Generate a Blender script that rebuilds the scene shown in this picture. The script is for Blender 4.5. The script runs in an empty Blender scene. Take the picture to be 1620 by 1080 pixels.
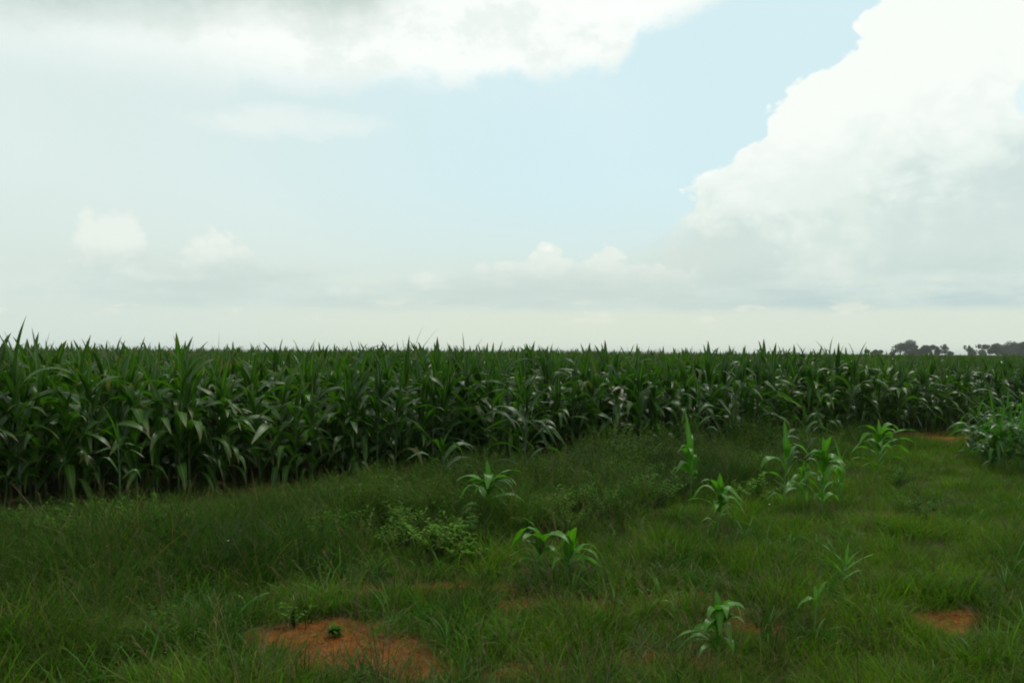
import bpy, math, random
import numpy as np
from mathutils import Vector, Matrix, noise

R = math.radians
rng = np.random.default_rng(7)
random.seed(7)
scene = bpy.context.scene
COL = scene.collection

# ------------------------------------------------------------------ camera
CAM_H = 1.8
FPX = 1350.0                      # focal length in photo pixels (1620 wide)
cam_d = bpy.data.cameras.new("camera")
cam_d.sensor_width = 36.0
cam_d.lens = 36.0 * FPX / 1620.0
cam_d.clip_start = 0.05
cam_d.clip_end = 20000
cam = bpy.data.objects.new("camera", cam_d)
COL.objects.link(cam)
PITCH, ROLL = 0.75, 0.28
CM = Matrix.Rotation(R(90 + PITCH), 4, 'X') @ Matrix.Rotation(R(ROLL), 4, 'Z')
CM.translation = Vector((0, 0, CAM_H))
cam.matrix_world = CM
scene.camera = cam
scene.cycles.filter_width = 1.9

scene.view_settings.view_transform = 'Standard'
scene.view_settings.look = 'None'
scene.view_settings.gamma = 1.0
scene.view_settings.exposure = 0.14
scene.view_settings.use_curve_mapping = False
scene.cycles.max_bounces = 6
scene.cycles.diffuse_bounces = 3
scene.cycles.transmission_bounces = 3
scene.cycles.volume_bounces = 0

# ------------------------------------------------------------------ node helper
class NT:
    def __init__(s, tree):
        s.t = tree; s.n = tree.nodes; s.l = tree.links
    def new(s, typ, **kw):
        n = s.n.new(typ)
        for k, v in kw.items():
            setattr(n, k, v)
        return n
    def put(s, sock, v):
        if v is None: return
        if isinstance(v, bpy.types.NodeSocket):
            s.l.new(v, sock)
        else:
            sock.default_value = v
    def m(s, op, a, b=None, c=None, clamp=False):
        n = s.new('ShaderNodeMath', operation=op, use_clamp=clamp)
        s.put(n.inputs[0], a); s.put(n.inputs[1], b)
        if c is not None: s.put(n.inputs[2], c)
        return n.outputs[0]
    def mixc(s, f, a, b, mode='MIX'):
        n = s.new('ShaderNodeMix', data_type='RGBA', blend_type=mode)
        s.put(n.inputs[0], f); s.put(n.inputs[6], a if not isinstance(a, tuple) else (*a, 1)[:4])
        s.put(n.inputs[7], b if not isinstance(b, tuple) else (*b, 1)[:4])
        return n.outputs[2]
    def step(s, x, lo, hi):
        n = s.new('ShaderNodeMapRange', interpolation_type='SMOOTHSTEP')
        s.put(n.inputs[0], x); s.put(n.inputs[1], lo); s.put(n.inputs[2], hi)
        n.inputs[3].default_value = 0; n.inputs[4].default_value = 1
        return n.outputs[0]
    def lin(s, x, a, b, c, d):
        n = s.new('ShaderNodeMapRange')
        s.put(n.inputs[0], x); s.put(n.inputs[1], a); s.put(n.inputs[2], b)
        s.put(n.inputs[3], c); s.put(n.inputs[4], d)
        return n.outputs[0]
    def noise(s, vec, scale, detail=4, rough=0.5, dist=0.0):
        n = s.new('ShaderNodeTexNoise')
        if vec is not None: s.put(n.inputs['Vector'], vec)
        n.inputs['Scale'].default_value = scale
        n.inputs['Detail'].default_value = detail
        n.inputs['Roughness'].default_value = rough
        n.inputs['Distortion'].default_value = dist
        return n.outputs[0]
    def vscale(s, v, xyz):
        n = s.new('ShaderNodeVectorMath', operation='MULTIPLY')
        s.put(n.inputs[0], v); n.inputs[1].default_value = xyz
        return n.outputs[0]
    def vadd(s, v, xyz):
        n = s.new('ShaderNodeVectorMath', operation='ADD')
        s.put(n.inputs[0], v); n.inputs[1].default_value = xyz
        return n.outputs[0]
    def curve(s, x, x0, x1, pts, y0, y1):
        """piecewise curve y(x) through pts, as a Float Curve on the unit square"""
        t = s.lin(x, x0, x1, 0.0, 1.0)
        n = s.new('ShaderNodeFloatCurve')
        cv = n.mapping.curves[0]
        P = sorted([((a - x0) / (x1 - x0), (b - y0) / (y1 - y0)) for a, b in pts])
        while len(cv.points) < len(P): cv.points.new(0.5, 0.5)
        for i, (a, b) in enumerate(P):
            cv.points[i].location = (a, b); cv.points[i].handle_type = 'VECTOR'
        n.mapping.update()
        s.put(n.inputs[1], t)
        return s.lin(n.outputs[0], 0.0, 1.0, y0, y1)

def srgb(r, g, b):
    f = lambda c: ((c / 255 + 0.055) / 1.055) ** 2.4 if c > 10 else c / 255 / 12.92
    return (f(r), f(g), f(b))

# ------------------------------------------------------------------ world: hazy sky with cumulus
SUN_EL, SUN_AZ = R(62), R(28)      # azimuth measured from +Y (view direction) towards +X
STR = 0.1
world = bpy.data.worlds.new("World")
scene.world = world
world.use_nodes = True
w = NT(world.node_tree)
w.n.clear()
out = w.new('ShaderNodeOutputWorld'); bg = w.new('ShaderNodeBackground')
bg.inputs[1].default_value = STR
w.l.new(bg.outputs[0], out.inputs[0])
sky = w.new('ShaderNodeTexSky', sky_type='NISHITA')
sky.sun_disc = False
sky.sun_elevation = SUN_EL; sky.sun_rotation = SUN_AZ
sky.air_density = 1.0; sky.dust_density = 3.0; sky.ozone_density = 1.5
tc = w.new('ShaderNodeTexCoord')
D = tc.outputs['Generated']
sep = w.new('ShaderNodeSeparateXYZ'); w.l.new(D, sep.inputs[0])
X, Y, Z = sep.outputs
az = w.m('ARCTAN2', X, Y)
hyp = w.m('SQRT', w.m('ADD', w.m('MULTIPLY', X, X), w.m('MULTIPLY', Y, Y)))
v = w.m('DIVIDE', Z, w.m('MAXIMUM', hyp, 0.02))       # tangent of elevation
v = w.m('MINIMUM', v, 6.0)
def A(px): return math.atan((px - 810) / FPX)
def V(px, py): return (557 - py) / FPX * math.cos(A(px))
# sample space stretched a little along the horizon
Dn = w.vscale(D, (1, 1, 1.35))
n_big = w.noise(Dn, 3.2, 5, 0.55)
n_mid = w.noise(Dn, 9.0, 7, 0.58)
n_fin = w.noise(w.vadd(Dn, (3.1, 1.7, 0.4)), 24.0, 8, 0.68)
bil = w.new('ShaderNodeTexVoronoi', feature='SMOOTH_F1')
w.l.new(Dn, bil.inputs['Vector']); bil.inputs['Scale'].default_value = 16.0; bil.inputs['Smoothness'].default_value = 0.45
bil.inputs['Detail'].default_value = 2.0
bil2 = w.new('ShaderNodeTexVoronoi', feature='SMOOTH_F1')
bil2.inputs['Scale'].default_value = 44.0; bil2.inputs['Smoothness'].default_value = 0.35; bil2.inputs['Detail'].default_value = 2.0; bil2.inputs['Roughness'].default_value = 0.6
wv = w.new('ShaderNodeVectorMath', operation='ADD'); w.l.new(Dn, wv.inputs[0])
wn = w.new('ShaderNodeTexNoise'); w.l.new(Dn, wn.inputs['Vector']); wn.inputs['Scale'].default_value = 12.0
ws = w.vscale(wn.outputs[1], (0.05, 0.05, 0.05)); w.l.new(ws, wv.inputs[1]); w.l.new(wv.outputs[0], bil2.inputs['Vector'])
billow = w.m('ADD', w.m('MULTIPLY', bil.outputs['Distance'], 0.65), w.m('MULTIPLY', bil2.outputs['Distance'], 0.35))
c1 = lambda x, k: w.m('MULTIPLY', w.m('SUBTRACT', x, 0.5), k)
def sc_col(c, k=1.0): return (c[0] * k / STR, c[1] * k / STR, c[2] * k / STR)

# clear air: nishita veiled by thin high haze
veil_l = sc_col(srgb(217, 232, 227))
veil_r = sc_col(srgb(206, 232, 236))
veil = w.mixc(w.step(w.m('ADD', az, c1(n_big, 0.15)), -0.50, 0.10), veil_l, veil_r)
air = w.mixc(0.90, sky.outputs[0], veil)
air = w.mixc(w.m('MULTIPLY', w.step(n_big, 0.45, 0.75), 0.15), air, sc_col(srgb(235, 242, 238)))
col = air

# upper left cloud sheet -------------------------------------------------
vb_pts = [(A(x), V(x, y)) for x, y in [(0, 60), (130, 78), (250, 95), (400, 120), (490, 128), (600, 118), (720, 130),
                                       (800, 118), (900, 106), (975, 96), (1005, 55), (1060, 25), (1110, 2)]]
vb_pts = [(-0.9, 0.36)] + vb_pts + [(0.36, 0.48), (0.9, 0.55)]
vb = w.curve(az, -0.9, 0.9, vb_pts, 0.2, 0.7)
q = w.m('ADD', w.m('SUBTRACT', v, vb), w.m('ADD', c1(n_mid, 0.06), c1(n_fin, 0.06)))
soft = w.lin(az, -0.5, 0.0, 0.055, 0.014)
m_up = w.step(q, w.m('MULTIPLY', soft, -1.0), soft)
m_up = w.m('MULTIPLY', m_up, w.lin(az, -0.52, -0.25, 0.75, 0.98))
gray = w.step(w.m('ADD', w.m('SUBTRACT', v, w.curve(az, -0.9, 0.9, [(-0.9, 0.3), (-0.53, 0.33), (-0.42, 0.355), (-0.3, 0.365), (-0.17, 0.385), (-0.08, 0.44), (0.9, 0.6)], 0.2, 0.7)), c1(n_mid, 0.10)), -0.03, 0.04)
up_col = w.mixc(gray, sc_col(srgb(243, 247, 243)), sc_col(srgb(188, 203, 197)))
up_col = w.mixc(w.m('MULTIPLY', w.step(w.m('ADD', w.m('MULTIPLY', n_fin, .5), w.m('MULTIPLY', n_mid, .5)), 0.46, 0.62), 0.55), up_col, sc_col(srgb(216, 227, 222)))
col = w.mixc(m_up, col, up_col)

# thin wisp in mid sky ---------------------------------------------------
q = w.m('SUBTRACT', 1.0, w.m('ADD', w.m('POWER', w.m('DIVIDE', w.m('SUBTRACT', az, A(460)), 0.11), 2.0),
                             w.m('POWER', w.m('DIVIDE', w.m('ADD', w.m('SUBTRACT', v, V(460, 195)), c1(n_mid, 0.05)), 0.020), 2.0)))
m_w = w.m('MULTIPLY', w.step(w.m('ADD', q, c1(n_fin, 2.4)), -0.4, 1.0), 0.45)
col = w.mixc(m_w, col, sc_col(srgb(234, 240, 233)))

# big cumulus on the right ------------------------------------------------
cb = [(1345, -400), (1352, -150), (1348, 0), (1350, 50), (1298, 92), (1238, 125), (1192, 165), (1178, 212), (1132, 240), (1100, 274),
      (1068, 292), (1062, 335), (1030, 375), (985, 410), (960, 450), (940, 490)]
cpts = [(V(x, y), A(x)) for x, y in cb]
cpts = [(-0.2, A(930))] + cpts + [(1.2, 0.75), (2.0, 1.3)]
ab = w.curve(v, -0.2, 2.0, cpts, -0.2, 1.4)
q = w.m('ADD', w.m('SUBTRACT', az, ab), w.m('ADD', w.m('MULTIPLY', w.m('SUBTRACT', 0.50, billow), 0.052), w.m('ADD', c1(n_mid, 0.042), c1(n_fin, 0.026))))
softc = w.m('ADD', 0.005, w.m('MULTIPLY', w.step(v, 0.175, 0.06), 0.10))
m_c = w.step(q, w.m('MULTIPLY', softc, -1.0), softc)
back_fade = w.step(az, 1.6, 0.9)
m_c = w.m('MULTIPLY', m_c, back_fade)
# height shading of the cumulus: white tower, grey-blue base, more so to the right
hgt = w.m('ADD', w.m('SUBTRACT', v, w.m('MULTIPLY', w.m('MAXIMUM', w.m('SUBTRACT', az, 0.30), 0.0), 0.20)), w.m('ADD', w.m('MULTIPLY', w.m('SUBTRACT', 0.5, billow), 0.09), w.m('ADD', c1(n_mid, 0.085), c1(n_big, 0.06))))
base_c = sc_col(srgb(176, 199, 199))
mid_c = sc_col(srgb(222, 234, 228))
top_c = sc_col(srgb(252, 254, 249), 0.97)
cc = w.mixc(w.step(hgt, 0.078, 0.150), base_c, mid_c)
cc = w.mixc(w.step(hgt, 0.125, 0.215), cc, top_c)
cc = w.mixc(w.m('MULTIPLY', w.step(w.m('ADD', billow, c1(n_fin, 0.5)), 0.38, 0.62), 0.45), cc, sc_col(srgb(226, 235, 230)))
cc = w.mixc(w.m('MULTIPLY', w.step(w.m('ADD', c1(n_big, 1.0), c1(n_mid, 0.8)), 0.02, 0.30), w.step(v, 0.40, 0.15)), cc, sc_col(srgb(220, 232, 226)))
col = w.mixc(m_c, col, cc)
# small blue hole near the right edge
q = w.m('ADD', w.m('POWER', w.m('DIVIDE', w.m('SUBTRACT', az, A(1622)), 0.010), 2.0), w.m('POWER', w.m('DIVIDE', w.m('SUBTRACT', v, V(1620, 150)), 0.020), 2.0))
col = w.mixc(w.m('MULTIPLY', w.step(w.m('ADD', q, c1(n_fin, 1.2)), 1.3, 0.2), 0.6), col, veil_r)

# low bank of hazy cumulus along the horizon ------------------------------
lt = [(0, 452), (60, 435), (110, 372), (135, 336), (175, 322), (222, 334), (240, 380), (280, 382), (300, 368), (345, 360), (395, 368), (415, 398),
      (440, 396), (480, 396), (515, 420), (560, 440), (640, 432), (720, 418), (790, 408), (836, 396), (845, 380), (862, 373), (878, 382), (890, 402), (960, 398),
      (1040, 410), (1110, 420), (1200, 430), (1270, 395), (1330, 402), (1400, 412), (1470, 432), (1560, 440), (1620, 445)]
lp = [(-0.9, 0.07)] + [(A(x), V(x, y)) for x, y in lt] + [(0.9, 0.08)]
lt_v = w.curve(az, -0.9, 0.9, lp, 0.0, 0.3)
nl = w.m('ADD', w.m('MULTIPLY', w.m('SUBTRACT', 0.50, billow), 0.045), w.m('ADD', c1(n_mid, 0.030), c1(n_fin, 0.022)))
d = w.m('ADD', w.m('ADD', w.m('SUBTRACT', lt_v, v), 0.007), nl)          # depth below the cloud's top
softl = w.lin(w.noise(D, 4.0, 2), 0.35, 0.65, 0.003, 0.012)
m_l = w.step(d, w.m('MULTIPLY', softl, -1.0), softl)
basev = w.m('ADD', 0.050, c1(n_mid, 0.030))
m_base = w.step(v, w.m('SUBTRACT', basev, 0.010), w.m('ADD', basev, 0.006))
lit = w.step(w.m('ADD', v, w.m('ADD', c1(n_fin, 0.02), w.m('MULTIPLY', w.m('SUBTRACT', 0.5, billow), 0.06))), 0.040, 0.104)
lc = w.mixc(lit, sc_col(srgb(203, 218, 212)), sc_col(srgb(226, 234, 226)))
lc = w.mixc(w.m('MULTIPLY', w.step(n_mid, 0.5, 0.7), 0.45), lc, sc_col(srgb(222, 229, 219)))
m_low = w.m('MULTIPLY', w.m('MULTIPLY', m_l, m_base), w.m('ADD', 0.72, w.m('MULTIPLY', w.step(n_big, 0.4, 0.6), 0.25)))
m_low = w.m('MULTIPLY', m_low, w.lin(az, 0.22, 0.34, 1.0, 0.45))
# horizon haze first, then the bank
hz_c = w.mixc(w.step(az, -0.55, 0.0), sc_col(srgb(206, 219, 211)), sc_col(srgb(212, 221, 206)))
hz = w.step(w.m('ADD', v, c1(n_mid, 0.03)), 0.21, 0.02)
hz_r = w.m('MULTIPLY', hz, w.lin(az, 0.15, 0.30, 0.85, 0.35))
col = w.mixc(hz_r, col, hz_c)
col = w.mixc(m_low, col, lc)
band = w.step(w.m('ADD', v, c1(n_mid, 0.025)), 0.056, 0.040)
col = w.mixc(w.m('MULTIPLY', band, 0.85), col, hz_c)
# long grey strata through the bank
st_n = w.noise(w.vscale(D, (1, 1, 5.0)), 4.5, 6, 0.6)
vs_ = w.m('ADD', v, c1(n_mid, 0.02))
stm = w.m('MULTIPLY', w.m('MULTIPLY', w.step(vs_, 0.042, 0.056), w.step(vs_, 0.118, 0.066)), w.step(st_n, 0.36, 0.60))
st_c = w.mixc(w.step(az, 0.15, 0.40), sc_col(srgb(194, 209, 203)), sc_col(srgb(180, 201, 201)))
col = w.mixc(w.m('MULTIPLY', w.m('MULTIPLY', stm, w.lin(az, -0.5, -0.38, 0.5, 0.85)), w.lin(az, 0.15, 0.35, 0.85, 1.0)), col, st_c)
# small pale puffs sitting in the cream band
pf = w.m('MULTIPLY', w.step(w.noise(w.vscale(D, (1, 1, 3.0)), 15.0, 4), 0.56, 0.66), w.m('MULTIPLY', w.step(v, 0.030, 0.044), w.step(v, 0.066, 0.050)))
col = w.mixc(w.m('MULTIPLY', pf, 0.55), col, sc_col(srgb(228, 230, 215)))

# one small bright puff standing alone above the bank
q = w.m('SUBTRACT', 1.0, w.m('ADD', w.m('POWER', w.m('DIVIDE', w.m('SUBTRACT', az, A(860)), 0.018), 2.0), w.m('POWER', w.m('DIVIDE', w.m('SUBTRACT', v, V(860, 388)), 0.012), 2.0)))
q = w.m('ADD', q, w.m('ADD', w.m('MULTIPLY', w.m('SUBTRACT', 0.5, billow), 2.0), c1(n_fin, 2.0)))
col = w.mixc(w.m('MULTIPLY', w.step(q, 0.0, 0.6), 0.8), col, sc_col(srgb(240, 246, 238)))

# rest of the sky (behind the camera, overhead): broken cloud
over = w.m('MULTIPLY', w.step(w.m('ADD', w.m('ABSOLUTE', az), w.m('MULTIPLY', v, 0.9)), 1.0, 1.5), w.step(n_big, 0.40, 0.56))
col = w.mixc(over, col, sc_col(srgb(226, 231, 228)))
low = w.step(Z, -0.02, 0.0)
col = w.mixc(low, sc_col(srgb(90, 95, 70)), col)
w.l.new(col, bg.inputs[0])

sd = bpy.data.lights.new("sun", 'SUN')
sd.energy = 1.8; sd.angle = R(12); sd.color = (1.0, 0.95, 0.86)
sun = bpy.data.objects.new("sun", sd); COL.objects.link(sun)
sdir = Vector((math.sin(SUN_AZ) * math.cos(SUN_EL), math.cos(SUN_AZ) * math.cos(SUN_EL), math.sin(SUN_EL)))
sun.rotation_euler = sdir.to_track_quat('Z', 'Y').to_euler()
sun.location = sdir * 50

# ------------------------------------------------------------------ geometry of the site
def gz(x, y):
    """terrain height"""
    r = math.hypot(x, y)
    f = 1.0 if r < 60 else max(0.0, 1 - (r - 60) / 60)
    return f * (0.11 * noise.noise((x * 0.22, y * 0.22, 1.3)) + 0.05 * noise.noise((x * 0.9, y * 0.9, 4.0)))

def ground_at(px, py):
    """where the line of sight through a photo pixel meets the ground plane"""
    d = CM.to_3x3() @ Vector(((px - 810) / FPX, -(py - 540) / FPX, -1))
    t = -CAM_H / d.z
    return (d.x * t, d.y * t)

# the crop's near edge runs diagonally away to the right
EDGE_P = Vector((0, 12.85)); EDGE_D = Vector((1, 0.70)).normalized(); EDGE_N = Vector((-EDGE_D.y, EDGE_D.x))
def edge_dist(x, y): return (Vector((x, y)) - EDGE_P).dot(EDGE_N)

# bare red patches: centre in photo pixels, half sizes in metres, strength
BARE = []
for px, py, rx, ry, k in [(520, 1003, .50, .42, 1.25), (600, 1035, .55, .30, .95), (640, 1075, .6, .22, .55), (700, 1050, .4, .18, .6), (500, 1062, .42, .16, .95), (420, 1010, .3, .12, .6),
                          (250, 1066, .38, .12, .8), (1490, 982, .30, .17, 1.2), (1190, 963, .11, .12, 1.3), (1100, 942, .20, .15, 1.25), (1225, 990, .22, .13, .9),
                          (560, 925, .50, .16, .8), (720, 925, .50, .20, .95), (880, 950, .60, .22, .95), (1010, 945, .4, .2, .85), (900, 1050, .4, .15, .5), (1180, 1070, .4, .15, .5), (30, 960, .55, .32, .6), (60, 920, .4, .2, .55),
                          (1480, 694, 1.0, 1.4, 1.25), (1430, 700, .5, .5, .6), (1530, 684, .8, .8, .7), (470, 770, 1.2, .8, .7), (1050, 1040, .5, .3, .65), (800, 1060, .6, .25, .75), (150, 1000, .5, .15, .6), (1420, 815, .5, .2, .6), (1300, 900, .3, .1, .5), (440, 935, .2, .12, .8)]:
    gx, gy = ground_at(px, py)
    BARE.append((gx, gy, rx, ry, k))
def bare(x, y):
    b = 0.0
    for gx, gy, rx, ry, k in BARE:
        q = ((x - gx) / rx) ** 2 + ((y - gy) / ry) ** 2
        if q < 4: b = max(b, k * math.exp(-q * 0.8))
    n = noise.noise((x * 2.3, y * 2.3, 0)) * 0.34 + noise.noise((x * 6, y * 6, 5)) * 0.26 + noise.noise((x * 15, y * 15, 5)) * 0.16
    return b + n

# ------------------------------------------------------------------ materials
def mat(name):
    m = bpy.data.materials.new(name); m.use_nodes = True
    t = NT(m.node_tree); t.n.clear()
    o = t.new('ShaderNodeOutputMaterial')
    return m, t, o

def leaf_mat(name, ca, cb, cdry, rough=0.42, trans=0.30, spec=0.5, midrib=0.0, patch=0.35, dry=0.03):
    """leaf: two greens mixed per plant and by patches on the ground, some blades turned straw"""
    m, t, o = mat(name)
    oi = t.new('ShaderNodeObjectInfo'); ge = t.new('ShaderNodeNewGeometry')
    uv = t.new('ShaderNodeUVMap'); s = t.new('ShaderNodeSeparateXYZ'); t.l.new(uv.outputs[0], s.inputs[0])
    at = t.new('ShaderNodeAttribute', attribute_name='vary')
    pn = t.noise(ge.outputs['Position'], patch, 3)
    f = t.m('ADD', t.m('MULTIPLY', oi.outputs['Random'], 0.40), t.m('ADD', t.m('MULTIPLY', t.m('POWER', at.outputs['Fac'], 1.6), 0.55), t.lin(pn, 0.35, 0.65, -0.25, 0.40)), clamp=True)
    c = t.mixc(f, ca, cb)
    streak = t.noise(t.vscale(uv.outputs[0], (30, 1.2, 1)), 1.0, 2)
    c = t.mixc(t.lin(streak, 0.3, 0.7, 0.0, 0.25), c, tuple(x * 1.5 for x in ca))
    if midrib:
        mr = t.step(t.m('ABSOLUTE', t.m('SUBTRACT', s.outputs[0], 0.5)), 0.09, 0.03)
        c = t.mixc(t.m('MULTIPLY', mr, midrib), c, (0.22, 0.27, 0.13))
    tip = t.m('MULTIPLY', t.step(t.m('ADD', s.outputs[1], t.m('MULTIPLY', pn, 0.3)), 0.98, 1.15), 0.6)
    c = t.mixc(tip, c, cdry)
    isdry = t.step(t.m('FRACT', t.m('MULTIPLY', t.m('ADD', at.outputs['Fac'], oi.outputs['Random']), 7.31)), dry + 0.01, dry - 0.01)
    c = t.mixc(isdry, c, cdry)
    p = t.new('ShaderNodeBsdfPrincipled')
    t.l.new(c, p.inputs['Base Color']); p.inputs['Roughness'].default_value = rough
    p.inputs['Specular IOR Level'].default_value = spec
    tr = t.new('ShaderNodeBsdfTranslucent')
    t.l.new(t.mixc(1.0, c, (1.15, 1.5, 0.45), 'MULTIPLY'), tr.inputs[0])
    mx = t.new('ShaderNodeMixShader'); mx.inputs[0].default_value = trans
    t.l.new(p.outputs[0], mx.inputs[1]); t.l.new(tr.outputs[0], mx.inputs[2]); t.l.new(mx.outputs[0], o.inputs[0])
    return m

STRAW = (0.17, 0.13, 0.06)
M_corn = leaf_mat('maize_leaf', (0.012, 0.044, 0.004), (0.042, 0.115, 0.008), STRAW, 0.40, 0.40, 0.26, 0.4, 0.25, 0.006)
M_young = leaf_mat('young_maize_leaf', (0.045, 0.16, 0.009), (0.085, 0.24, 0.012), STRAW, 0.42, 0.42, 0.26, 0.4, 0.8, 0.0)
M_clump = leaf_mat('clump_maize_leaf', (0.018, 0.080, 0.007), (0.048, 0.15, 0.010), STRAW, 0.40, 0.38, 0.28, 0.4, 0.6, 0.004)
M_lawn = leaf_mat('short_grass_blade', (0.016, 0.056, 0.003), (0.125, 0.235, 0.010), (0.16, 0.12, 0.035), 0.55, 0.34, 0.08, 0, 0.9, 0.05)
M_long = leaf_mat('long_grass_blade', (0.008, 0.034, 0.003), (0.060, 0.135, 0.009), (0.15, 0.11, 0.04), 0.50, 0.34, 0.10, 0, 0.7, 0.06)
M_rank = leaf_mat('rank_weed_leaf', (0.012, 0.040, 0.004), (0.070, 0.130, 0.012), (0.16, 0.13, 0.05), 0.55, 0.32, 0.08, 0, 0.8, 0.03)
M_tus = leaf_mat('tussock_blade', (0.025, 0.090, 0.006), (0.050, 0.14, 0.009), (0.10, 0.08, 0.03), 0.55, 0.32, 0.14, 0, 0.9, 0.03)
M_dry = leaf_mat('dry_grass_blade', (0.10, 0.08, 0.03), (0.07, 0.07, 0.02), STRAW, 0.7, 0.2, 0.2, 0, 0.7, 0.2)
M_weed = leaf_mat('weed_leaf', (0.030, 0.090, 0.005), (0.085, 0.19, 0.010), (0.12, 0.10, 0.03), 0.6, 0.34, 0.06, 0.2, 0.9, 0.01)
M_tree = leaf_mat('tree_leaf', (0.012, 0.022, 0.008), (0.024, 0.038, 0.010), (0.05, 0.04, 0.02), 0.6, 0.15, 0.2, 0, 0.05, 0.0)

def simple(name, c, rough=0.6, var=0.3, scale=20):
    m, t, o = mat(name)
    p = t.new('ShaderNodeBsdfPrincipled')
    g = t.new('ShaderNodeNewGeometry')
    n = t.noise(g.outputs['Position'], scale, 4)
    t.l.new(t.mixc(n, tuple(x * (1 - var) for x in c), tuple(x * (1 + var) for x in c)), p.inputs['Base Color'])
    p.inputs['Roughness'].default_value = rough
    t.l.new(p.outputs[0], o.inputs[0])
    return m
M_stalk = simple('maize_stalk', (0.035, 0.07, 0.018), 0.5)
M_ystalk = simple('young_maize_stalk', (0.09, 0.16, 0.045), 0.45)
M_bark = simple('tree_bark', (0.07, 0.055, 0.04), 0.9, 0.4, 3)
M_petal = simple('white_petal', (0.75, 0.75, 0.68), 0.6, 0.05)
M_stem = simple('dry_stem', (0.16, 0.13, 0.06), 0.7, 0.3, 8)
M_hill = simple('far_hill', (0.035, 0.045, 0.03), 0.9, 0.4, 0.004)

def soil_mat():
    m, t, o = mat('red_laterite_soil')
    g = t.new('ShaderNodeNewGeometry'); P = g.outputs['Position']
    a = t.noise(P, 0.8, 6, 0.6); b = t.noise(P, 7, 6, 0.65); c3 = t.noise(P, 45, 4, 0.7)
    c = t.mixc(t.lin(b, 0.3, 0.7, 0, 1), (0.13, 0.040, 0.007), (0.30, 0.096, 0.014))
    c = t.mixc(t.step(a, 0.5, 0.72), c, (0.09, 0.038, 0.014))
    # thin litter and moss between the tufts
    lt_ = t.step(t.noise(t.vscale(P, (1, 2.2, 1)), 26, 5, 0.7), 0.47, 0.60)
    c = t.mixc(t.m('MULTIPLY', lt_, 0.65), c, (0.050, 0.040, 0.013))
    # the soil attribute separates bare red earth from the darker trodden, rooted ground
    at = t.new('ShaderNodeAttribute', attribute_name='bare')
    f = t.step(t.m('ADD', at.outputs['Fac'], t.m('MULTIPLY', t.m('SUBTRACT', b, 0.5), 0.5)), 0.30, 0.60)
    c = t.mixc(f, t.mixc(t.lin(b, 0.3, 0.7, 0, 1), (0.020, 0.030, 0.006), (0.042, 0.036, 0.010)), c)
    p = t.new('ShaderNodeBsdfPrincipled'); t.l.new(c, p.inputs['Base Color'])
    p.inputs['Roughness'].default_value = 0.95; p.inputs['Specular IOR Level'].default_value = 0.15
    bp = t.new('ShaderNodeBump'); bp.inputs['Strength'].default_value = 0.9; bp.inputs['Distance'].default_value = 0.06
    t.l.new(t.m('ADD', b, t.m('MULTIPLY', c3, 0.35)), bp.inputs['Height']); t.l.new(bp.outputs[0], p.inputs['Normal'])
    t.l.new(p.outputs[0], o.inputs[0])
    return m
M_soil = soil_mat()

# ------------------------------------------------------------------ mesh helpers
class MB:
    def __init__(s):
        s.v = []; s.f = []; s.uv = []; s.a = []
    def add(s, verts, faces, uvs, val=0.0):
        o = len(s.v)
        s.v += [tuple(p) for p in verts]; s.uv += uvs; s.a += [val] * len(verts)
        s.f += [tuple(i + o for i in f) for f in faces]
    def mesh(s, name, *mats, smooth=True):
        me = bpy.data.meshes.new(name)
        me.from_pydata(s.v, [], s.f)
        for m in mats: me.materials.append(m)
        if s.uv:
            ul = me.uv_layers.new(name='UVMap')
            li = np.empty(len(me.loops), dtype=np.int32); me.loops.foreach_get('vertex_index', li)
            ul.data.foreach_set('uv', np.array(s.uv, dtype=np.float32)[li].ravel())
        at = me.attributes.new('vary', 'FLOAT', 'POINT'); at.data.foreach_set('value', np.array(s.a, dtype=np.float32))
        me.polygons.foreach_set('use_smooth', [smooth] * len(me.polygons))
        me.update()
        return me

def leaf(mb, base, az_, th0, th1, L, W, n=9, p=1.3, twist=0.0, drift=0.0, fold=0.28, wave=0.25, val=None, grass=False, bend=None):
    """a blade: rises at th0 from vertical, bends over to th1 at its tip"""
    pos = np.array(base, float); vs = []; uvs = []
    ph = random.uniform(0, 6.28); k = random.uniform(9, 15)
    for i in range(n + 1):
        s = i / n
        if bend:
            u = min(1, max(0, (s - bend[0]) / bend[1])); u = u * u * (3 - 2 * u)
            th = th0 + (th1 - th0) * (0.82 * u + 0.18 * s)
        else: th = th0 + (th1 - th0) * s ** p
        a = az_ + drift * s
        T = np.array((math.sin(th) * math.cos(a), math.sin(th) * math.sin(a), math.cos(th)))
        B = np.array((-math.sin(a), math.cos(a), 0.0))
        N = np.cross(T, B)
        tw = twist * s
        B2 = B * math.cos(tw) + N * math.sin(tw); N2 = np.cross(T, B2)
        if i: pos = pos + T * (L / n)
        if grass: w_ = W * (0.75 + 0.25 * min(1, s * 4)) * (1 - s ** 1.8)
        else:
            r = min(1, s / 0.28); w_ = W * (0.42 + 0.58 * r * r * (3 - 2 * r)) * max(0.0, 1 - s ** 2.6) ** 0.9
        w_ = max(w_, 0.0006)
        e = wave * w_ * math.sin(k * s + ph); e2 = wave * w_ * math.sin(k * s * 1.13 + ph + 2)
        f = fold * (1 - 0.6 * s)
        vs += [pos - B2 * w_ + N2 * (f * w_ + e), pos, pos + B2 * w_ + N2 * (f * w_ + e2)]
        uvs += [(0, s), (0.5, s), (1, s)]
    fs = []
    for i in range(n):
        a = i * 3
        fs += [(a, a + 1, a + 4, a + 3), (a + 1, a + 2, a + 5, a + 4)]
    mb.add(vs, fs, uvs, random.random() if val is None else val)

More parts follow.
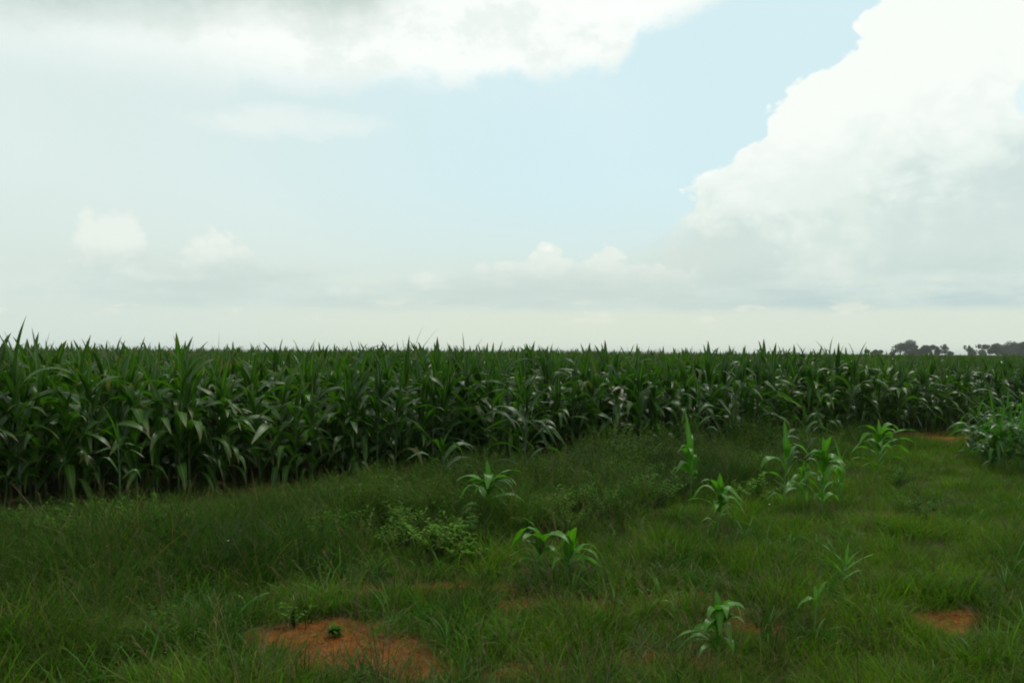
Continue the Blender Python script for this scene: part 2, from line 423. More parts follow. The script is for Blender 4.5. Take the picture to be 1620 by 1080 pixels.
def blade2(mb, base, az_, th0, th1, L, W, n=4, p=1.2, val=None, drift=0.0):
    """thin grass blade, one strip wide, facing its own way"""
    pos = np.array(base, float); vs = []; uvs = []
    ta = az_ + random.uniform(0.6, 2.5)
    B = np.array((math.cos(ta), math.sin(ta), 0.0))
    for i in range(n + 1):
        s = i / n; th = th0 + (th1 - th0) * s ** p; a = az_ + drift * s
        T = np.array((math.sin(th) * math.cos(a), math.sin(th) * math.sin(a), math.cos(th)))
        if i: pos = pos + T * (L / n)
        w_ = max(0.0004, W * (1 - s ** 1.6))
        vs += [pos - B * w_, pos + B * w_]; uvs += [(0, s), (1, s)]
    fs = [(2 * i, 2 * i + 1, 2 * i + 3, 2 * i + 2) for i in range(n)]
    mb.add(vs, fs, uvs, random.random() if val is None else val)

def tube(mb, pts, rads, k=6, val=0.5):
    vs = []; uvs = []
    for i, (p, r) in enumerate(zip(pts, rads)):
        p = Vector(p)
        a = Vector(pts[max(0, i - 1)]); b = Vector(pts[min(len(pts) - 1, i + 1)])
        T = (b - a).normalized(); U = T.orthogonal().normalized(); W = T.cross(U)
        if i and U.dot(lastU) < 0.999:
            U = (lastU - T * lastU.dot(T)).normalized(); W = T.cross(U)
        lastU = U
        for j in range(k):
            t = j / k * 2 * math.pi
            vs.append(p + (U * math.cos(t) + W * math.sin(t)) * r); uvs.append((j / k, i / (len(pts) - 1) * 0.8))
    fs = []
    for i in range(len(pts) - 1):
        for j in range(k):
            fs.append((i * k + j, i * k + (j + 1) % k, (i + 1) * k + (j + 1) % k, (i + 1) * k + j))
    fs.append(tuple(range(k))[::-1]); fs.append(tuple((len(pts) - 1) * k + j for j in range(k)))
    mb.add(vs, fs, uvs, val)

def obj(name, me, parent=None, col=None):
    o = bpy.data.objects.new(name, me); (col or COL).objects.link(o)
    if parent is not None: o.parent = parent
    return o
def tag(o, label=None, cat=None, group=None, kind=None):
    if label: o['label'] = label
    if cat: o['category'] = cat
    if group: o['group'] = group
    if kind: o['kind'] = kind
    return o
def empty(name, loc, rz=0.0):
    o = bpy.data.objects.new(name, None); COL.objects.link(o)
    o.location = loc; o.rotation_euler = (0, 0, rz); o.empty_display_size = 0.1
    return o

# ------------------------------------------------------------------ ground sheet
def build_ground():
    nx, ny = 260, 260
    def ax(n, a, lim, c=0.0):
        b = math.asinh(lim / a); return [c + a * math.sinh(b * (2 * i / n - 1)) for i in range(n + 1)]
    xs = ax(nx, 3.0, 6000); ys = ax(ny, 3.0, 6000, 8.0)
    vs = [(x, y, gz(x, y)) for y in ys for x in xs]
    fs = [(j * (nx + 1) + i, j * (nx + 1) + i + 1, (j + 1) * (nx + 1) + i + 1, (j + 1) * (nx + 1) + i) for j in range(ny) for i in range(nx)]
    me = bpy.data.meshes.new('ground'); me.from_pydata(vs, [], fs); me.materials.append(M_soil)
    at = me.attributes.new('bare', 'FLOAT', 'POINT')
    at.data.foreach_set('value', np.array([bare(x, y) if math.hypot(x, y) < 40 else 0.1 for x, y, z in vs], dtype=np.float32))
    me.polygons.foreach_set('use_smooth', [True] * len(me.polygons))
    o = obj('ground', me); tag(o, kind='structure', label='red laterite soil with bare patches showing between the grass')
build_ground()

# far low hills
def build_hills():
    vs = []; fs = []; n = 240
    for i in range(n + 1):
        a = -0.75 + 1.3 * i / n
        h = 7.5 + 7 * noise.noise((a * 6, 0, 3)) + 2.0 * noise.noise((a * 40, 2, 3)) - 9 * max(0, a - 0.05) / 0.5
        h = max(h, -0.5)
        for r, z in ((3300, -1.0), (3450, h * 0.6), (3700, h + 2), (4200, -1.0)):
            vs.append((r * math.sin(a), r * math.cos(a), z))
    for i in range(n):
        for k in range(3):
            q = i * 4 + k; fs.append((q, q + 4, q + 5, q + 1))
    me = bpy.data.meshes.new('hills'); me.from_pydata(vs, [], fs); me.materials.append(M_hill)
    me.polygons.foreach_set('use_smooth', [True] * len(me.polygons))
    tag(obj('hills', me), kind='structure', label='low blue grey hills on the far left horizon')
build_hills()

# ------------------------------------------------------------------ maize plants
def maize_meshes(H, n_leaves, Lmax, Wmax, lean=0.04, z0=0.10, droop=1.0, seed=0, stalk_r=0.013, young=False, seg=9, top=3, name='maize', plane=None, spread=0.45):
    st = random.getstate(); random.seed(seed)
    az0 = random.uniform(0, 6.28) if plane is None else plane
    la = random.uniform(0, 6.28)
    topz = H * (0.66 if not young else 0.5)
    def stem(z):
        t = z / topz; return (lean * t * t * math.cos(la), lean * t * t * math.sin(la), z)
    mbs = MB(); pts = [stem(topz * i / 6) for i in range(7)]; pts[0] = (0, 0, -0.05)
    tube(mbs, pts, [stalk_r * (1 - 0.5 * i / 6) for i in range(7)], 6)
    mbl = MB()
    for i in range(n_leaves):
        t = i / max(1, n_leaves - 1)
        z = z0 * H + (topz - z0 * H) * t
        b = stem(z)
        a = az0 + (math.pi if i % 2 else 0) + random.uniform(-spread, spread)
        prof = 0.60 + 0.40 * math.sin(math.pi * min(1, 0.15 + t * 0.85))
        L = Lmax * prof * random.uniform(0.85, 1.12)
        th0 = R(38 - 22 * t + random.uniform(-8, 8)); th1 = R((162 - 38 * t) * droop + random.uniform(-30, 18))
        if t > 0.88: th1 = R(random.uniform(45, 145))
        W = Wmax * (0.7 + 0.3 * math.sin(math.pi * (0.2 + 0.7 * t))) * random.uniform(0.85, 1.1) * 0.5
        leaf(mbl, b, a, th0, max(th0 + 0.2, th1), L, W, n=seg, p=random.uniform(1.0, 1.7), twist=random.uniform(-0.9, 0.9), drift=random.uniform(-0.5, 0.5),
             fold=0.30 - 0.2 * random.random(), wave=random.uniform(0.1, 0.35), bend=(random.uniform(.18, .50), random.uniform(.25, .50)) if random.random() < .55 else None)
    for i in range(top):
        b = stem(topz * 0.97)
        rem = H * random.uniform(0.84, 1.04) - topz
        leaf(mbl, b, az0 + random.uniform(-3, 3), R(random.uniform(2, 10)), R(random.uniform(12, 50)), rem * 1.03, Wmax * 0.42 * random.uniform(0.6, 1), n=seg,
             p=1.8, twist=random.uniform(-1.2, 1.2), fold=0.7, wave=0.1)
    random.setstate(st)
    return (mbs.mesh(name + '_stalk', M_ystalk if young else M_stalk), mbl.mesh(name + '_foliage', M_young if young else M_corn))

NV = 14
FIELD = [maize_meshes(random.uniform(1.60, 1.80), random.choice((10, 11, 12)), 0.82, 0.122, lean=random.uniform(0, .08), seed=100 + i, z0=0.15, spread=0.6) for i in range(NV)]

proto_col = {}
def proto(kind, *meshes):
    """keeps a form for scattering; it lives in its own collection outside the scene"""
    c = proto_col.get(kind)
    if c is None: c = proto_col[kind] = bpy.data.collections.new(kind + '_forms')
    if len(meshes) == 1: me = meshes[0]
    else:
        import bmesh
        bm = bmesh.new(); off = 0; mats = []
        for mm in meshes:
            bm.from_mesh(mm)
            bm.faces.ensure_lookup_table()
            for fi in range(off, len(bm.faces)): bm.faces[fi].material_index = len(mats)
            off = len(bm.faces); mats.append(mm.materials[0])
        me = bpy.data.meshes.new(kind); bm.to_mesh(me); bm.free()
        for m_ in mats: me.materials.append(m_)
    o = bpy.data.objects.new(kind, me); c.objects.link(o)

def scatter(name, kind, pts, rot, scl, label):
    """one object of uncountable things: forms instanced on points"""
    me = bpy.data.meshes.new(name); me.from_pydata([tuple(p) for p in pts], [], [])
    n = len(pts); K = len(proto_col[kind].objects)
    a = me.attributes.new('rot', 'FLOAT_VECTOR', 'POINT'); a.data.foreach_set('vector', np.array(rot, dtype=np.float32).ravel())
    a = me.attributes.new('scl', 'FLOAT', 'POINT'); a.data.foreach_set('value', np.array(scl, dtype=np.float32))
    a = me.attributes.new('pick', 'INT', 'POINT'); a.data.foreach_set('value', rng.integers(0, K, n).astype(np.int32))
    o = obj(name, me)
    ng = bpy.data.node_groups.new(name + '_scatter', 'GeometryNodeTree')
    ng.interface.new_socket('Geometry', in_out='INPUT', socket_type='NodeSocketGeometry')
    ng.interface.new_socket('Geometry', in_out='OUTPUT', socket_type='NodeSocketGeometry')
    gi = ng.nodes.new('NodeGroupInput'); go = ng.nodes.new('NodeGroupOutput')
    ip = ng.nodes.new('GeometryNodeInstanceOnPoints'); ci = ng.nodes.new('GeometryNodeCollectionInfo')
    ci.inputs['Collection'].default_value = proto_col[kind]
    ci.inputs['Separate Children'].default_value = True; ci.inputs['Reset Children'].default_value = True
    def na(nm, ty):
        q = ng.nodes.new('GeometryNodeInputNamedAttribute'); q.data_type = ty; q.inputs['Name'].default_value = nm
        return [s for s in q.outputs if s.enabled and s.name == 'Attribute'][0]
    L = ng.links
    L.new(gi.outputs[0], ip.inputs['Points']); L.new(ci.outputs[0], ip.inputs['Instance'])
    ip.inputs['Pick Instance'].default_value = True
    L.new(na('pick', 'INT'), ip.inputs['Instance Index']); L.new(na('rot', 'FLOAT_VECTOR'), ip.inputs['Rotation']); L.new(na('scl', 'FLOAT'), ip.inputs['Scale'])
    L.new(ip.outputs[0], go.inputs[0])
    md = o.modifiers.new('scatter', 'NODES'); md.node_group = ng
    tag(o, label=label, kind='stuff')
    return o

# --- positions of every field plant: rows parallel to the edge
ROW, STEP = 0.70, 0.20
plants = []
for r in range(0, 90):
    dist = 0.05 + r * ROW
    step = STEP if r < 22 else STEP * (1 + (r - 22) * 0.05)
    t = -30.0
    while t < 150:
        t += step * random.uniform(0.7, 1.35)
        if random.random() < 0.04: continue
        p = EDGE_P + EDGE_D * t + EDGE_N * (dist + random.gauss(0, 0.05))
        if r == 0:
            p = p + EDGE_N * (0.35 * noise.noise((t * 0.35, 0, 0)))
            if random.random() < 0.10: continue
        a = math.atan2(p.x, p.y)
        if p.y < 3 or abs(a) > 0.70: continue
        plants.append((p.x, p.y, r))
def in_frame(x, y): return abs(math.atan2(x, y)) < 0.555
cand = sorted([i for i, p in enumerate(plants) if in_frame(p[0], p[1]) and p[2] < 5], key=lambda i: math.hypot(plants[i][0], plants[i][1]) * (1 + 0.16 * plants[i][2]))
solo = set(cand[:292])

def hscale(x, y, r):
    d = math.hypot(x, y)
    base = 1.095 - 0.015 * min(1, max(0, (x + 2) / 10)) - 0.085 * min(1, max(0, (x - 7) / 8)) + 0.05 * noise.noise((x * 0.25, y * 0.25, 9))
    return base * (random.uniform(0.86, 1.09) if r else random.uniform(0.72, 1.06))
pts, rots, scls = [], [], []
for i, (x, y, r) in enumerate(plants):
    s = hscale(x, y, r); rz = random.uniform(0, 6.28); tl = (random.gauss(0, 0.07), random.gauss(0, 0.07), rz)
    if i in solo:
        k = random.randrange(NV)
        e = empty('maize_plant', (x, y, gz(x, y))); e.rotation_euler = tl; e.scale = (s, s, s)
        tag(e, 'tall dark green maize plant standing in the dense front rows of the field', 'maize plant', 'maize plants in the front rows of the field')
        obj('stalk', FIELD[k][0], e); obj('foliage', FIELD[k][1], e)
    else:
        pts.append((x, y, gz(x, y))); rots.append(tl); scls.append(s)
for a, b in FIELD: proto('maize_crop', a, b)
scatter('maize_crop', 'maize_crop', pts, rots, scls, 'dense maize crop filling the field behind its front rows')

# far crop canopy: leafy sheet plus sparse plants out to the field's end
def build_far_crop():
    far = bpy.data.collections.new('far_crop_forms'); proto_col['far_crop'] = far
    for k in range(5):
        mb = MB(); random.seed(500 + k)
        for j in range(26):
            bx, by = random.uniform(-1.1, 1.1), random.uniform(-1.1, 1.1)
            for q in range(5):
                leaf(mb, (bx, by, random.uniform(0.9, 1.25)), random.uniform(0, 6.28), R(random.uniform(5, 30)), R(random.uniform(50, 130)), random.uniform(.45, .75), 0.045, n=5)
        o = bpy.data.objects.new('far_crop', mb.mesh('far_crop', M_corn)); far.objects.link(o)
    pts, rots, scls = [], [], []
    for _ in range(9000):
        r = 40 * math.exp(random.random() * math.log(620 / 40)); a = random.uniform(-0.7, 0.7)
        x, y = r * math.sin(a), r * math.cos(a)
        if edge_dist(x, y) < 45: continue
        pts.append((x, y, 0)); rots.append((0, 0, random.uniform(0, 6.28))); scls.append(random.uniform(0.92, 1.02))
    scatter('far_maize_crop', 'far_crop', pts, rots, scls, 'far part of the maize field reaching to the horizon')
    vs, fs = [], []; na, nr = 160, 90
    for j in range(nr + 1):
        rr = 30 * (650 / 30) ** (j / nr)
        for i in range(na + 1):
            a = -0.72 + 1.44 * i / na; x, y = rr * math.sin(a), rr * math.cos(a)
            z = 1.38 + 0.10 * noise.noise((x * 1.5, y * 1.5, 0))
            if edge_dist(x, y) < 25 or j == nr: z = -0.2
            vs.append((x, y, z))
    for j in range(nr):
        for i in range(na):
            q = j * (na + 1) + i; fs.append((q, q + 1, q + na + 2, q + na + 1))
    me = bpy.data.meshes.new('crop_canopy'); me.from_pydata(vs, [], fs); me.materials.append(M_canopy)
    tag(obj('maize_canopy', me), 'closed leaf canopy of the far maize field', kind='stuff')
M_canopy = simple('crop_canopy', (0.020, 0.052, 0.010), 0.8, 0.7, 6)
build_far_crop()

# ------------------------------------------------------------------ young maize and outliers (each its own thing)
def base_on(px, py):
    x, y = ground_at(px, py); return x, y, gz(x, y)
def young(px, py, H, label, n=7, clump=False, L=None, W=0.06, seed=0, lean=0.03, young=True, rz=None, droop=1.0, top=2, z0=0.12, leaves=None, name='young_maize_plant', r=0.009, group=None, plane=None):
    x, y, z = base_on(px, py)
    if leaves is None:
        ms = maize_meshes(H, n, L or H * 0.62, W, lean=lean, seed=seed, stalk_r=r, young=young, top=top, z0=z0, droop=droop, plane=plane)
        if clump: ms[1].materials[0] = M_clump
    else:
        st = random.getstate(); random.seed(seed)
        mbs, mbl = MB(), MB(); hz_ = max(q[0] for q in leaves)
        tube(mbs, [(lean * (i / 5) ** 2, 0, hz_ * i / 5 - 0.03 * (i == 0)) for i in range(6)], [r * (1 - .45 * i / 5) for i in range(6)], 6)
        for (lz, adeg, t0, t1, LL, WW) in leaves:
            WW *= 1.05 if seed == 19 else 1.25
            if t1 < 35 and seed != 16: LL *= 0.72
            if seed in (11, 12, 13, 14, 17, 18, 19) and t1 >= 35:
                leaf(mbl, (lean * (lz / hz_) ** 2, 0, lz * random.uniform(.8, .97)), R(adeg + random.uniform(-70, 70)), R(t0 * .8), R(t1 + random.uniform(-10, 20)), LL * random.uniform(.6, .9), WW / 2, n=10, p=1.4, twist=random.uniform(-.8, .8), drift=random.uniform(-.3, .3), fold=.3, wave=.25)
            leaf(mbl, (lean * (lz / hz_) ** 2, 0, lz), R(adeg), R(t0), R(t1), LL, WW / 2, n=10, p=random.uniform(1.1, 1.6), twist=random.uniform(-0.6, 0.6), drift=random.uniform(-.25, .25), fold=.2, wave=.22, bend=(random.uniform(.2, .5), random.uniform(.35, .5)) if t1 > 95 and random.random() < .6 else None)
        random.setstate(st)
        ms = (mbs.mesh('young_stalk', M_ystalk), mbl.mesh('young_foliage', M_young))
    e = empty(name, (x, y, z))
    tag(e, label, 'maize plant', group)
    obj('stalk', ms[0], e); obj('foliage', ms[1], e)
    return e
G1 = 'young maize plants self sown in the weeds before the field'
# leaves: (height, azimuth deg: 0 = right, 180 = left, 90 = away), start and tip angle from vertical, length, width
young(1135, 852, .72, 'bright green young maize plant with arching leaves growing alone in short grass at centre right', leaves=[
    (.14, 200, 40, 120, .22, .03), (.20, 10, 30, 120, .30, .045), (.28, 185, 30, 135, .44, .055), (.30, -10, 25, 150, .42, .055), (.36, 30, 30, 160, .36, .05),
    (.38, 175, 25, 150, .40, .055), (.42, -30, 12, 140, .34, .06), (.43, 215, 12, 120, .36, .055), (.45, 90, 5, 30, .30, .06), (.45, 250, 6, 25, .29, .05)], seed=11, group=G1)
young(850, 918, .55, 'left one of two short broad leaved maize plants in the dense grass tussock', leaves=[
    (.16, 180, 20, 120, .34, .05), (.26, 160, 8, 150, .48, .085), (.28, -60, 8, 130, .44, .08), (.30, 200, 5, 80, .36, .06), (.25, 20, 20, 150, .40, .05)], seed=12, group=G1)
young(893, 920, .55, 'right one of two short broad leaved maize plants, its pale leaf arching right', leaves=[
    (.14, 0, 40, 130, .36, .045), (.20, 10, 38, 150, .48, .05), (.18, 190, 30, 140, .36, .05), (.24, 90, 5, 25, .30, .085), (.25, -80, 5, 60, .33, .08), (.22, -20, 25, 160, .34, .05), (.16, 30, 45, 150, .34, .045)], seed=13, group=G1)
young(768, 840, .78, 'young maize plant with pale drooping leaves in front of the dark middle of the field', leaves=[
    (.20, 180, 35, 140, .40, .05), (.30, 0, 35, 140, .46, .055), (.36, 178, 30, 160, .52, .06), (.42, 5, 35, 150, .44, .055), (.44, 200, 15, 130, .42, .07),
    (.46, -20, 12, 150, .42, .08), (.48, 15, 30, 130, .46, .05), (.50, 120, 4, 20, .36, .06), (.50, -90, 8, 140, .34, .08)], seed=14, group=G1)
young(1093, 795, 1.16, 'narrow upright maize plant with broad leaves standing left of the young maize group', n=10, L=.50, W=.095, top=1, seed=45, plane=1.2, z0=.25, group=G1)
young(1240, 815, 1.0, 'leftmost plant with a pointed upright leaf in the young maize group', leaves=[
    (.15, 200, 35, 130, .30, .05), (.25, 0, 30, 150, .40, .06), (.35, 170, 20, 155, .40, .08), (.42, -10, 25, 150, .46, .06), (.50, 190, 12, 160, .44, .09), (.56, 20, 22, 140, .46, .075),
    (.60, -60, 8, 110, .38, .08), (.64, 110, 2, 10, .42, .07)], seed=16, group=G1)
young(1300, 818, 1.0, 'middle plant with broad folded leaves in the young maize group before the field', leaves=[
    (.15, 20, 35, 150, .36, .06), (.25, 180, 30, 150, .40, .07), (.36, 10, 22, 160, .42, .085), (.45, 175, 18, 150, .42, .09), (.54, -20, 12, 155, .42, .10), (.60, 200, 8, 120, .38, .08), (.64, -70, 4, 60, .34, .085), (.64, 100, 2, 12, .36, .06)], seed=17, group=G1)
young(1330, 800, .8, 'low maize plant half hidden right of the middle plant of the young maize group', n=8, L=.46, W=.07, seed=27, z0=.2, group=G1)
young(1270, 806, .7, 'low maize plant half hidden between the two tall plants of the young maize group', n=8, L=.42, W=.065, seed=28, z0=.2, group=G1)
young(1388, 770, 1.1, 'wide spreading maize plant with pale arching leaves nearest the bare red soil gap', leaves=[
    (.30, 180, 35, 130, .50, .06), (.38, 0, 38, 130, .60, .065), (.46, 178, 30, 145, .58, .07), (.52, 5, 42, 120, .62, .065), (.58, 185, 20, 150, .50, .085), (.62, -10, 38, 110, .60, .08),
    (.66, -60, 10, 130, .40, .09), (.68, 10, 18, 140, .46, .10), (.70, 90, 2, 12, .38, .06), (.68, 170, 12, 130, .40, .08)], seed=18, group=G1)
young(1133, 1080, .58, 'light green young maize plant on a bare stalk at the bottom edge of the picture', leaves=[
    (.24, 175, 42, 140, .30, .035), (.27, 190, 35, 150, .32, .04), (.30, -70, 14, 165, .26, .055), (.33, -100, 8, 160, .30, .06), (.34, 240, 12, 155, .28, .055), (.38, -40, 10, 160, .27, .06), (.40, 100, 4, 40, .16, .05), (.41, -90, 2, 150, .24, .065), (.40, 20, 10, 160, .24, .05), (.36, 60, 10, 160, .26, .05)],
      seed=19, r=.007, lean=.02, group=G1)
young(1330, 950, .40, 'thin pale maize seedling with flat splayed leaves standing in the mown looking grass', leaves=[
    (.13, 5, 50, 90, .20, .022), (.17, 185, 35, 60, .20, .02), (.20, 8, 50, 85, .30, .022), (.24, 176, 42, 60, .26, .028), (.23, 20, 30, 60, .16, .02), (.24, 60, 10, 40, .18, .018)], seed=20, r=.007, lean=.04, group=G1)
young(1288, 1008, .43, 'small slender maize seedling left of the splayed seedling with one drooping leaf', leaves=[
    (.22, 180, 25, 150, .20, .028), (.24, 200, 15, 120, .16, .03), (.26, 20, 15, 60, .16, .03), (.27, 90, 4, 30, .14, .03)], seed=21, r=.006, lean=.015, group=G1)
young(1018, 968, .20, 'tiny maize seedling with a single leaf bending right over bare soil', leaves=[
    (.03, 20, 30, 100, .26, .022), (.04, 10, 20, 130, .24, .02), (.03, 190, 40, 90, .10, .015)], seed=22, r=.004, group=G1)
young(383, 962, .3, 'bright green maize seedling leaning right among grass at lower left', leaves=[
    (.05, 30, 50, 90, .20, .018), (.07, 10, 40, 110, .18, .016), (.07, 160, 30, 90, .13, .016)], seed=23, r=.004, group=G1)
G2 = 'maize plants standing just outside the front row'
young(830, 790, 1.62, 'tall maize plant with bright green upright leaves standing proud of the field middle', n=10, L=.70, W=.09, seed=31, young=False, r=.013, name='maize_plant', group=G2, top=4)
young(700, 805, 1.0, 'shorter maize plant with pale drooping leaves against the dark field left of middle', n=9, L=.62, W=.09, seed=32, young=False, r=.011, name='maize_plant', group=G2)
young(190, 838, 1.3, 'thin maize plant with a bare stalk before the left part of the field', n=7, L=.40, W=.05, seed=33, young=False, r=.012, name='maize_plant', group=G2, z0=.3)
young(1276, 775, 1.30, 'slender light green maize plant rising behind the young maize group', n=10, L=.5, W=.07, seed=34, young=False, r=.010, name='maize_plant', group=G2, z0=.25)
young(1105, 740, 1.55, 'dark maize plant just behind the narrow upright plant', n=10, L=.6, W=.08, seed=35, young=False, r=.012, name='maize_plant', group=G2)

# leafy clump at the right edge: several short plants grown together
where = ['front left', 'front middle', 'left side', 'top', 'back', 'front right', 'right side', 'middle', 'lower left', 'inner right', 'outer right', 'low left end', 'left of centre', 'upper middle', 'low front right']
for k, (px, py, H) in enumerate([(1558, 752, .80), (1590, 762, .92), (1552, 732, .85), (1592, 742, 1.18), (1575, 722, 1.05), (1622, 762, 1.05), (1650, 745, 1.2), (1606, 752, 1.12), (1572, 760, .70), (1625, 730, 1.25), (1670, 760, 1.1), (1545, 745, .7), (1580, 750, .85), (1600, 728, 1.1), (1640, 765, .95)]):
    young(px - 4, py - 20, H * 1.14, 'short maize plant, %s of the leafy clump on the right edge' % where[k], n=18, L=.70, W=.075, seed=60 + k, r=.011, clump=True, name='maize_plant', z0=.08, top=1,
          group='short maize plants grown together in the clump at the right edge', droop=1.05)

# notable tall tops of the field seen against the sky
def spike(px, dist_row, H, label, seed, tops):
    """a field plant with long leaves standing above the crop"""
    d = CM.to_3x3() @ Vector(((px - 810) / FPX, 0, -1)); u = Vector((d.x, d.y)) / d.y
    # intersection of the line of sight with the row
    k = (EDGE_P.dot(EDGE_N) + dist_row) / u.dot(EDGE_N)
    x, y = u * k
    ms = maize_meshes(H * 0.9, 11, 0.8, 0.09, lean=0.01, seed=seed, top=0, z0=.1)
    mb = MB(); random.seed(seed)
    for (z, adeg, t0, t1, L, W) in tops:
        leaf(mb, (0.01, 0, z + (.02 if seed == 71 else .13)), R(adeg), R(t0), R(t1), L, W * .65, n=10, p=1.5, fold=.5, wave=.08, twist=.3)
    e = empty('maize_plant', (x, y, gz(x, y))); tag(e, label, 'maize plant', 'maize plants reaching above the crop')
    obj('stalk', ms[0], e)
    import bmesh
    bm = bmesh.new(); bm.from_mesh(ms[1]); bm.from_mesh(mb.mesh('tops', M_corn)); me = bpy.data.meshes.new('foliage_tall'); bm.to_mesh(me); bm.free(); me.materials.append(M_corn)
    obj('foliage', me, e)
spike(60, .3, 1.9, 'tallest maize plant at the far left with one broad upright leaf against the sky', 71, [(1.2, 175, 3, 10, .80, .09), (1.2, 0, 10, 100, .70, .03), (1.2, 30, 5, 12, .76, .03)])
spike(735, .3, 1.85, 'maize plant at field middle with two pointed leaves in a V against the sky', 72, [(1.15, 180, 2, 4, .86, .085), (1.15, 0, 8, 32, .82, .06), (1.2, 80, 5, 20, .5, .06)])
spike(642, .3, 1.85, 'maize plant left of middle with two thin curved tips reaching above the crop', 73, [(1.2, 0, 8, 26, .92, .03), (1.2, 10, 18, 42, .95, .025), (1.15, 180, 2, 8, .74, .06), (1.2, 60, 3, 8, .72, .055)])
spike(556, .3, 1.8, 'maize plant with one curved broad leaf tip hooking right above the crop', 74, [(1.2, 10, 2, 75, .78, .08), (1.1, 180, 5, 30, .6, .07)])
spike(343, .3, 1.8, 'maize plant with one straight needle like leaf above the left part of the crop', 75, [(1.2, 10, 1, 3, .75, .035), (1.1, 180, 5, 30, .6, .07)])
spike(300, .3, 1.75, 'maize plant with paired upright points left of the needle like leaf', 76, [(1.15, 10, 1, 6, .68, .07), (1.1, 180, 5, 12, .70, .06)])
spike(793, .3, 1.8, 'maize plant with a leaf hooking right just beside the V shaped pair', 77, [(1.2, 10, 10, 120, .80, .07), (1.1, 200, 5, 30, .6, .07)])

# ------------------------------------------------------------------ grass
def tuft(kind, n, Lr, Wr, spread, t0r, t1r, m, seed, seg=4):
    random.seed(seed); mb = MB()
    for _ in range(n):
        rr = spread * math.sqrt(random.random()); a = random.uniform(0, 6.28)
        blade2(mb, (rr * math.cos(a), rr * math.sin(a), -0.01), a + random.gauss(0, 0.9), R(random.uniform(*t0r)), R(random.uniform(*t1r)), random.uniform(*Lr), random.uniform(*Wr), n=seg, drift=random.gauss(0, .3))
    proto(kind, mb.mesh(kind, m))
for s in range(6): tuft('lawn', 24, (.08, .25), (.0022, .0052), .11, (2, 35), (30, 100), M_lawn, 200 + s, 3)
for s in range(7): tuft('long', 42, (.25, .66), (.0022, .0058), .11, (2, 32), (35, 120), M_long, 220 + s, 5)
for s in range(3): tuft('dry', 12, (.10, .30), (.0012, .0022), .10, (25, 82), (75, 105), M_dry, 240 + s, 3)

def weed_mesh(H, nst, seed, leafL=.05, leafW=.022, m=None):
    random.seed(seed); mb = MB(); ms = MB()
    for k in range(nst):
        a = random.uniform(0, 6.28); sp = random.uniform(.1, .85) * H; h = H * random.uniform(.6, 1)
        pts = [(sp * t ** 1.3 * math.cos(a), sp * t ** 1.3 * math.sin(a), h * t) for t in (0, .25, .5, .75, 1)]
        tube(ms, pts, [.004, .0035, .003, .002, .001], 4)
        nl = int(16 + 26 * h)
        for j in range(nl):
            t = .08 + .92 * j / nl
            b = (sp * t ** 1.3 * math.cos(a), sp * t ** 1.3 * math.sin(a), h * t)
            leaf(mb, b, j * 2.4 + random.uniform(-.4, .4), R(random.uniform(30, 60)), R(random.uniform(80, 120)), leafL * random.uniform(.7, 1.5), leafW * random.uniform(.6, 1.1), n=3, wave=.1)
    return mb.mesh('weed_foliage', m or M_weed), ms.mesh('weed_stem', M_stalk)
for s in range(5): proto('weeds', *weed_mesh(.34, 9, 300 + s, .040, .011))

# density fields in site coordinates
def tallness(x, y):
    """0 = short turf, 1 = rank weeds; rank growth stands along the crop and at the left"""
    e = -edge_dist(x, y)                 # distance out from the crop edge
    t = 1.0 - (e - 3.2 + 1.2 * noise.noise((x * .5, y * .5, 2))) / 1.4
    if x > 0.6: t -= (x - 0.6) * 0.28
    if x < -1.0: t += (-1.0 - x) * 0.25
    if x < -1.6: t *= 1 - min(1, (-1.6 - x) / 1.4) * max(0, min(.92, 1.6 - e))
    return max(0, min(1, t))

def low_here(x, y, s, nominal):
    """growth kept low in the trodden strip along the left part of the crop"""
    e = -edge_dist(x, y)
    f = max(min(.62, max(.15, .45 - .3 * x)), min(1, max(0, (-1.6 - x) / 1.4)))
    cap = .07 + .21 * max(0, e - .15)
    lowered = s if s * nominal < cap else max(.12, cap / nominal) * (.8 + .4 * random.random())
    return s + (lowered - s) * f

def sample_area(n, rmin=3.6, rmax=24, amax=0.66):
    out = []
    while len(out) < n:
        r = math.sqrt(random.uniform(rmin ** 2, rmax ** 2)) if random.random() < .45 else rmin * (rmax / rmin) ** random.random()
        a = random.uniform(-amax, amax); x, y = r * math.sin(a), r * math.cos(a)
        if edge_dist(x, y) > 1.3: continue
        out.append((x, y))
    return out
random.seed(77)
P, Q, S = [], [], []
for x, y in sample_area(27000):
    b = bare(x, y)
    if b > 0.36 and random.random() < min(.88, (b - .36) * 2.2 + .3): continue
    if x < 1.2 and noise.noise((x * 6.1, y * 6.1, 44)) < -.12 and random.random() < .7: continue
    if noise.noise((x * 3.3, y * 3.3, 40)) < -.18 and random.random() < (.75 if x < .7 else .2): continue
    if edge_dist(x, y) > -0.2 and random.random() < .75: continue
    P.append((x, y, gz(x, y))); Q.append((random.gauss(0, .15), random.gauss(0, .15), random.uniform(0, 6.28)))
    near = .42 if (x < -2.4 and edge_dist(x, y) > -.9) else 1.0
    S.append(near * random.uniform(.6, 1.25) * (0.65 + 1.1 * max(0, noise.noise((x * 1.7, y * 1.7, 7)) + .25)) * (1 - .45 * min(1, max(0, b)))); S[-1] = low_here(x, y, S[-1], .25) * (1 - .20 * min(1, max(0, (x - .7) / 1.2)) * min(1, max(0, (-edge_dist(x, y) - 2.5) / 1.5)))
scatter('short_grass', 'lawn', P, Q, S, 'short green grass covering the ground between bare red patches')
P, Q, S = [], [], []
